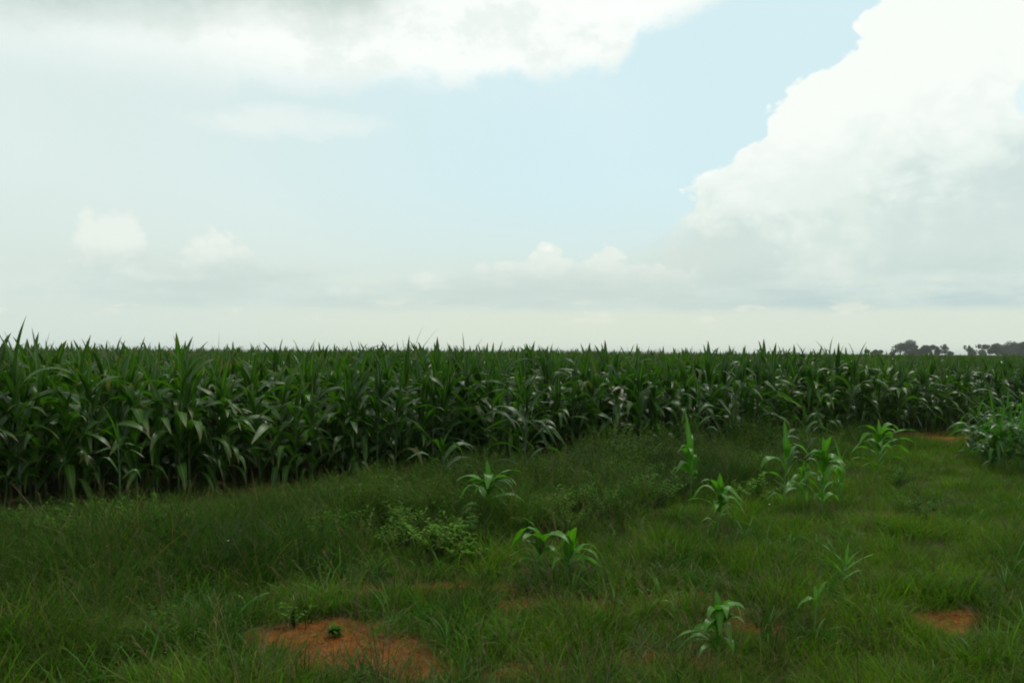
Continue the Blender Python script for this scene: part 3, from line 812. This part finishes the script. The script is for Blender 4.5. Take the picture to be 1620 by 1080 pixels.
for x, y in sample_area(15000):
    b = bare(x, y); t = tallness(x, y); cl = noise.noise((x * 1.1, y * 1.1, 11))
    if random.random() > (t * .9 + (.16 if x < .4 else .04)) * (1.0 if cl > -.15 else .35): continue
    if b > 0.40 or (x < -2.4 and edge_dist(x, y) > -.7 and random.random() < .85): continue
    if edge_dist(x, y) > -0.3 and random.random() < .8: continue
    P.append((x, y, gz(x, y))); Q.append((random.gauss(0, .22), random.gauss(0, .22), random.uniform(0, 6.28)))
    S.append(random.uniform(.5, 1.05) * (.62 + .45 * t) * (1 + .4 * cl)); S[-1] = low_here(x, y, S[-1], .5)
scatter('long_grass', 'long', P, Q, S, 'long rank grass growing between the turf and the maize')
P, Q, S = [], [], []
for x, y in sample_area(9000):
    b = bare(x, y); cl = noise.noise((x * .8, y * .8, 21))
    if cl < -.05 and b < .25: continue
    if b > .9 and random.random() < .4: continue
    P.append((x, y, gz(x, y) + .004)); Q.append((random.gauss(0, .3), random.gauss(0, .3), random.uniform(0, 6.28))); S.append(random.uniform(.5, 1.1))
scatter('dry_grass', 'dry', P, Q, S, 'withered straw coloured grass lying among the green')
P, Q, S = [], [], []
for x, y in sample_area(3600):
    t = tallness(x, y); cl = noise.noise((x * .6, y * .6, 31))
    if random.random() > t * .85 or cl < -.08 or bare(x, y) > .4 or edge_dist(x, y) > -.4: continue
    P.append((x, y, gz(x, y))); Q.append((random.gauss(0, .15), random.gauss(0, .15), random.uniform(0, 6.28))); S.append(random.uniform(.6, 1.3) * (.55 if y < 7.5 else 1)); S[-1] = low_here(x, y, S[-1], .32)
scatter('weeds', 'weeds', P, Q, S, 'small leaved green weeds mixed into the long grass')

# rank feathery weeds along the foot of the crop
def rank_form(seed):
    random.seed(seed); mb = MB()
    for k in range(16):
        a = random.uniform(0, 6.28); sp = random.uniform(.05, .40); h = random.uniform(.35, .75); r0 = random.uniform(0, .16)
        f = lambda t: (r0 * math.cos(a) + sp * t ** 1.4 * math.cos(a), r0 * math.sin(a) + sp * t ** 1.4 * math.sin(a), h * t)
        tube(mb, [f(t) for t in (0, .25, .5, .75, 1)], [.0032, .0028, .0024, .0018, .001], 3, .95)
        nl = int(22 * h / .6)
        for j in range(nl):
            t = .1 + .9 * j / nl
            leaf(mb, f(t), j * 2.4 + random.uniform(-.5, .5), R(random.uniform(15, 50)), R(random.uniform(60, 130)), random.uniform(.05, .13) * (1.2 - .6 * t), random.uniform(.004, .009), n=3, wave=.1)
        for j in range(5): blade2(mb, f(1), random.uniform(0, 6.28), R(random.uniform(5, 30)), R(50), .06, .0018, n=2, val=.97)
    proto('rank', mb.mesh('rank_weed', M_rank))
for s_ in range(6): rank_form(700 + s_)
random.seed(78)
P, Q, S = [], [], []
for x, y in sample_area(9000, rmin=6.5):
    e_ = -edge_dist(x, y); lim = 2.9 + .9 * noise.noise((x * .7, y * .7, 51)) - .16 * max(0, x - 1.5) - .5 * max(0, -1.6 - x)
    cl = noise.noise((x * .9, y * .9, 61))
    if e_ < .12 or e_ > lim or x > 5.5 or x < -4.5: continue
    pr = .55 * (1 if x < 2.6 else .5) * (1 if cl > -.1 else .3) * (1 if x > -2.4 else .35)
    if random.random() > pr or bare(x, y) > .55: continue
    P.append((x, y, gz(x, y))); Q.append((random.gauss(0, .2), random.gauss(0, .2), random.uniform(0, 6.28)))
    S.append(random.uniform(.5, 1.05) * (1 + .5 * cl) * (.75 if x < -2.0 else 1) * (1 - .25 * max(0, e_ - 1) / 2)); S[-1] = low_here(x, y, S[-1], .6)
scatter('rank_weeds', 'rank', P, Q, S, 'tangled feathery weeds growing along the foot of the maize')

# broad bladed grasses and straw stalks mixed in
for s_ in range(5):
    random.seed(800 + s_); mb = MB()
    for k in range(13):
        rr = .05 * random.random(); a = random.uniform(0, 6.28)
        leaf(mb, (rr * math.cos(a), rr * math.sin(a), 0), a, R(random.uniform(5, 35)), R(random.uniform(60, 140)), random.uniform(.14, .34), random.uniform(.0045, .0085), n=5, wave=.05, grass=True)
    proto('broad', mb.mesh('broad_grass', M_tus))
for s_ in range(4):
    random.seed(820 + s_); mb = MB()
    for k in range(4):
        a = random.uniform(0, 6.28); h = random.uniform(.35, .7); sp = random.uniform(.05, .3)
        pts_ = [(sp * t ** 1.5 * math.cos(a), sp * t ** 1.5 * math.sin(a), h * t) for t in (0, .3, .6, .85, 1)]
        tube(mb, pts_, [.0022, .002, .0017, .0013, .0008], 3, .9)
        for j in range(9):
            t = .8 + .2 * j / 9; q = (sp * t ** 1.5 * math.cos(a), sp * t ** 1.5 * math.sin(a), h * t)
            blade2(mb, q, random.uniform(0, 6.28), R(random.uniform(10, 45)), R(60), .035, .0016, n=2, val=.9)
    proto('straw', mb.mesh('straw_stalk', M_dry))
random.seed(79)
P, Q, S = [], [], []
for x, y in sample_area(2600, rmax=16):
    if edge_dist(x, y) > -.1 or bare(x, y) > .6 or noise.noise((x * 1.3, y * 1.3, 71)) < -.1 or random.random() < (.6 if x > 1.5 else 0): continue
    P.append((x, y, gz(x, y))); Q.append((random.gauss(0, .2), random.gauss(0, .2), random.uniform(0, 6.28))); S.append(low_here(x, y, random.uniform(.5, 1.25), .3))
scatter('broad_grass', 'broad', P, Q, S, 'broad bladed green grass scattered among the finer grass')
P, Q, S = [], [], []
for x, y in sample_area(1100, rmax=16):
    if edge_dist(x, y) > -.3 or noise.noise((x * .9, y * .9, 81)) < 0 or random.random() < (.5 if x > 1.2 else 0): continue
    P.append((x, y, gz(x, y))); Q.append((random.gauss(0, .3), random.gauss(0, .3), random.uniform(0, 6.28))); S.append(low_here(x, y, random.uniform(.5, 1.1), .5))
scatter('straw_stalks', 'straw', P, Q, S, 'thin straw coloured seed stalks sticking out of the grass')

# distinct tussocks
def tussock(px, py, n, L, m, label, seed, sp=.12, lean=(4, 45), t1=(60, 130)):
    random.seed(seed); x, y, z = base_on(px, py); mb = MB()
    for _ in range(n):
        rr = sp * math.sqrt(random.random()); a = random.uniform(0, 6.28)
        blade2(mb, (rr * math.cos(a), rr * math.sin(a), -.01), a + random.gauss(0, .7), R(random.uniform(*lean)), R(random.uniform(*t1)), L * random.uniform(.5, 1.1), random.uniform(.0025, .0048), n=6, drift=random.gauss(0, .3))
    o = obj('grass_tussock', mb.mesh('tussock', m)); o.location = (x, y, z)
    tag(o, label, 'grass tussock', 'grass tussocks standing out of the turf')
tussock(520, 955, 260, .36, M_tus, 'bright green grass tussock left of centre behind the bare red patch', 401, .17)
tussock(885, 925, 420, .38, M_long, 'dark dense grass tussock at centre around the two short maize plants', 402, .28)
tussock(1005, 915, 260, .36, M_long, 'dark green grass tussock right of the two short maize plants', 403, .20)
tussock(330, 985, 240, .40, M_tus, 'fresh green grass tussock at lower left near a small brown bare spot', 404, .22)
tussock(100, 1040, 220, .36, M_long, 'dull green grass tussock in the bottom left corner', 405, .22)
tussock(400, 1080, 200, .34, M_tus, 'green grass tussock on the left rim of the bare red patch', 406, .12)
tussock(620, 990, 120, .20, M_tus, 'low grass tussock just right of the bare red patch', 407, .10)
tussock(760, 1010, 160, .22, M_tus, 'low yellow green grass tussock at bottom centre', 408, .16)
tussock(1230, 985, 160, .30, M_long, 'thin arching grass tussock beside the small red soil mound', 409, .14)
tussock(1580, 1040, 220, .28, M_tus, 'green grass tussock in the bottom right corner', 410, .22)
tussock(1040, 1030, 150, .22, M_tus, 'small grass tussock left of the bottom edge maize plant', 411, .14)
tussock(1150, 880, 160, .26, M_long, 'grass tussock at the foot of the lone young maize plant', 412, .18)

# broadleaf weeds
def weed(px, py, H, n, label, seed, lL, lW):
    f, s = weed_mesh(H, n, seed, lL, lW); x, y, z = base_on(px, py)
    e = empty('broadleaf_weed', (x, y, z)); tag(e, label, 'weed', 'broadleaf weeds before the field')
    obj('foliage', f, e); obj('stem', s, e)
weed(690, 890, .42, 22, 'bushy bright green broadleaf weed left of centre above the brown soil strip', 501, .055, .020)
weed(735, 895, .28, 12, 'lower leafy weed on the right flank of the bushy bright green weed', 502, .06, .024)
weed(640, 865, .45, 16, 'darker leafy weed on the left flank of the bushy bright green weed', 503, .05, .016)
weed(1005, 765, .62, 18, 'tall yellow green weed growing against the foot of the field at centre right', 504, .05, .014)
weed(1195, 800, .40, 12, 'leafy weed with pale tops left of the young maize group', 505, .06, .022)
weed(620, 805, .45, 14, 'dark leafy weed at the foot of the field left of centre', 506, .055, .018)
weed(965, 830, .45, 14, 'feathery green weed right of the middle young maize plant', 507, .05, .010)
weed(1460, 830, .30, 16, 'leafy weed in the grass before the leafy clump', 508, .045, .014)
weed(465, 985, .18, 5, 'tiny upright weed with round leaves on the edge of the bare red patch', 509, .035, .018)
weed(530, 1000, .07, 8, 'tiny light green weed growing on the bare red patch', 510, .04, .016)
weed(1420, 770, .35, 14, 'low leafy weed at the right foot of the wide spreading maize plant', 511, .05, .016)

# thin pale stems leaning across the weeds
def stem_between(p0, p1, d0, d1, label, seed, r=.003, head=True):
    """stalk from ground pixel p0 to a tip seen at pixel p1, d1 metres away"""
    x0, y0, z0 = base_on(*p0)
    d = CM.to_3x3() @ Vector(((p1[0] - 810) / FPX, -(p1[1] - 540) / FPX, -1)); d = d / d.y
    tip = Vector((0, 0, CAM_H)) + d * (y0 + d1)
    b = Vector((x0, y0, z0)); mb = MB(); pts = []
    for i in range(9):
        t = i / 8; q = b.lerp(tip, t); q.z += .05 * math.sin(math.pi * t) * (tip - b).length; pts.append(q - b)
    tube(mb, pts, [r * (1 - .7 * i / 8) for i in range(9)], 5)
    e = empty('grass_stalk', b); tag(e, label, 'grass stalk', 'pale grass stalks leaning over the weeds')
    obj('stem', mb.mesh('stem', M_stem), e)
    mh = MB(); random.seed(seed)
    for j in range(14):
        t = .82 + .18 * j / 14; k = min(7, int(t * 8)); q = Vector(pts[k]).lerp(Vector(pts[k + 1]), t * 8 - k)
        blade2(mh, q, random.uniform(0, 6.28), R(random.uniform(10, 40)), R(60), .035, .0018, n=2)
    obj('seed_head', mh.mesh('seed_head', M_dry), e)
stem_between((92, 872), (16, 762), 0, .2, 'pale grass stalk leaning left at the far left below the field', 1)
stem_between((76, 850), (60, 778), 0, .1, 'short upright pale grass stalk right of the left leaning one', 2)
stem_between((155, 862), (214, 748), 0, .1, 'pale grass stalk leaning right in front of the thin stalked maize', 3)
stem_between((190, 892), (332, 780), 0, .3, 'long pale grass stalk leaning far right over the left weeds', 4)
stem_between((970, 1078), (944, 1000), 0, .1, 'brown dry stalk standing at bottom centre right of the turf', 5)
stem_between((880, 850), (868, 730), 0, .1, 'thin upright grass stalk above the two short maize plants', 6, .002)
stem_between((1205, 1060), (1200, 960), 0, .1, 'dull upright stalk right of the bottom edge maize plant', 7, .002)

# tiny white flowers
def flower(px, py, H, label, seed):
    x, y, z = base_on(px, py); random.seed(seed)
    e = empty('wildflower', (x, y, z)); tag(e, label, 'flower', 'tiny white wildflowers in the weeds')
    ms = MB(); tube(ms, [(0, 0, 0), (.01, 0, H * .5), (.015, .005, H)], [.0015, .0012, .001], 4); obj('stem', ms.mesh('flower_stem', M_stalk), e)
    mp = MB()
    for k in range(6): leaf(mp, (.015, .005, H), k * 1.047, R(50), R(90), .012, .005, n=2, wave=0)
    obj('petals', mp.mesh('petals', M_petal), e)
flower(357, 905, .25, 'white flower in dark weeds above the left turf', 1)
flower(143, 935, .18, 'white flower nearest the left edge of the photo', 2)
flower(257, 1050, .06, 'pale flower low in the grass near the bottom left brown spot', 3)
flower(1038, 790, .30, 'white flower on the far weeds at the foot of the field', 4)
flower(1215, 830, .20, 'white flower left of the tall pointed young maize plant', 5)

# clods and crumbs on the bare soil
def clods():
    random.seed(9); mb = MB()
    for gx, gy, rx, ry, k in BARE:
        for _ in range(int(90 * rx * ry / .1) if gy < 12 else 60):
            x, y = random.gauss(gx, rx * .6), random.gauss(gy, ry * .6)
            s = random.uniform(.003, .013) * (1 if random.random() > .08 else 1.9)
            z = gz(x, y)
            vs = []; 
            for i, (a, b, c) in enumerate([(1, 0, 0), (-1, 0, 0), (0, 1, 0), (0, -1, 0), (0, 0, .8), (0, 0, -.5)]):
                j = random.uniform(.6, 1.2); vs.append((x + a * s * j + random.gauss(0, s * .2), y + b * s * j, z + c * s * j))
            mb.add(vs, [(0, 2, 4), (2, 1, 4), (1, 3, 4), (3, 0, 4), (2, 0, 5), (1, 2, 5), (3, 1, 5), (0, 3, 5)], [(0, 0)] * 6)
    me = mb.mesh('soil_clods', M_soil, smooth=False)
    at = me.attributes.new('bare', 'FLOAT', 'POINT'); at.data.foreach_set('value', np.full(len(me.vertices), .9, dtype=np.float32))
    tag(obj('soil_clods', me), 'crumbs of red soil scattered over the bare patches', kind='stuff')
clods()

# ------------------------------------------------------------------ distant trees
def tree(px, D_, H, Wd, label, seed, gaps=.35, nb=7, low=.30):
    random.seed(seed)
    x = (px - 810) / FPX * D_
    e = empty('tree', (x, D_, 0)); tag(e, label, 'tree', 'distant trees beyond the field at right')
    tr = MB(); low *= .4; th = H * (low + .3)
    tube(tr, [(0, 0, -.3), (.1, 0, th * .5), (.0, .1, th)], [H * .03, H * .022, H * .015], 7)
    blobs = []
    for k in range(nb):
        a = random.uniform(0, 6.28); rr = random.uniform(.1, .8) * Wd / 2
        c = Vector((rr * math.cos(a), rr * math.sin(a), H * random.uniform(low + .10, .88) * (1 - .18 * (rr / (Wd / 2)) ** 2)))
        blobs.append((c, random.uniform(.26, .38) * min(H, Wd) * (1 - gaps * .5)))
        tube(tr, [(0, 0, th * random.uniform(.5, 1)), tuple((c * .55 + Vector((0, 0, th * .35)))), tuple(c)], [H * .012, H * .008, H * .003], 5)
    cr = MB()
    for c, r in blobs:
        for _ in range(420):
            u = Vector((random.gauss(0, 1), random.gauss(0, 1), random.gauss(0, 1))).normalized()
            q = c + Vector((u.x, u.y, u.z * .72)) * r * random.uniform(.5, 1.12)
            if noise.noise(q * .45 + Vector((seed, 0, 0))) < gaps - .48: continue
            s = random.uniform(.35, .75)
            U = Vector((random.gauss(0, 1), random.gauss(0, 1), random.gauss(0, .6))).normalized(); W_ = U.orthogonal().normalized()
            cr.add([q - U * s, q + W_ * s * .6, q + U * s, q - W_ * s * .6], [(0, 1, 2, 3)], [(0, 0), (1, 0), (1, .5), (0, .5)], random.random())
    obj('trunk', tr.mesh('trunk', M_bark), e); obj('crown', cr.mesh('crown', M_tree), e)
TD = 640
for a in [(1394, 8.0, 22, 'low bushy tree barely clearing the crop at the left end of the tree line', 601, .1, 8, .1),
          (1436, 15.5, 17, 'tallest rounded tree at the left of the tree line', 602, .05, 12, .1),
          (1458, 12.5, 12, 'dense sloping tree tucked right of the tallest rounded tree', 603, .05, 9, .1),
          (1485, 13.0, 15, 'open crowned tree with sky showing through just left of the gap', 604, .42, 10, .25),
          (1504, 8.0, 5, 'small bush closing the tree line at the left rim of the gap', 605, .2, 4, .15),
          (1533, 12.0, 11, 'open crowned tree with sky gaps at the right rim of the gap', 606, .42, 7, .25),
          (1553, 12.5, 13, 'twin topped tree between the gap and the dense right hand trees', 607, .35, 8, .2),
          (1578, 14.0, 13, 'dense dark tree left of the rounded one at the right edge', 608, .1, 9, .1),
          (1602, 16.0, 17, 'rounded dense dark tree near the right edge of the photo', 609, .05, 12, .1),
          (1628, 14.5, 16, 'dense dark tree cut by the right edge of the photo', 610, .05, 10, .1)]:
    tree(a[0], TD + random.uniform(-15, 15), a[1] * .76, a[2] * 1.35, a[3], a[4], a[5], a[6], a[7])

# ------------------------------------------------------------------ haze
def haze():
    m, t, o = mat('haze')
    pv = t.new('ShaderNodeVolumePrincipled')
    pv.inputs['Color'].default_value = (0.86, 0.93, 0.92, 1)
    pv.inputs['Density'].default_value = HAZE
    pv.inputs['Anisotropy'].default_value = 0.1
    t.l.new(pv.outputs[0], o.inputs['Volume'])
    x0, x1, y0, y1, z0, z1 = -6200, 6200, -6200, 6300, -3, 15
    vs = [(x, y, z) for z in (z0, z1) for y in (y0, y1) for x in (x0, x1)]
    fs = [(0, 2, 3, 1), (4, 5, 7, 6), (0, 1, 5, 4), (2, 6, 7, 3), (0, 4, 6, 2), (1, 3, 7, 5)]
    me = bpy.data.meshes.new('haze'); me.from_pydata(vs, [], fs); me.materials.append(m)
    tag(obj('haze', me), 'thin pale haze lying over the field and the far trees', kind='stuff')
HAZE = 0.00018
if HAZE: haze()
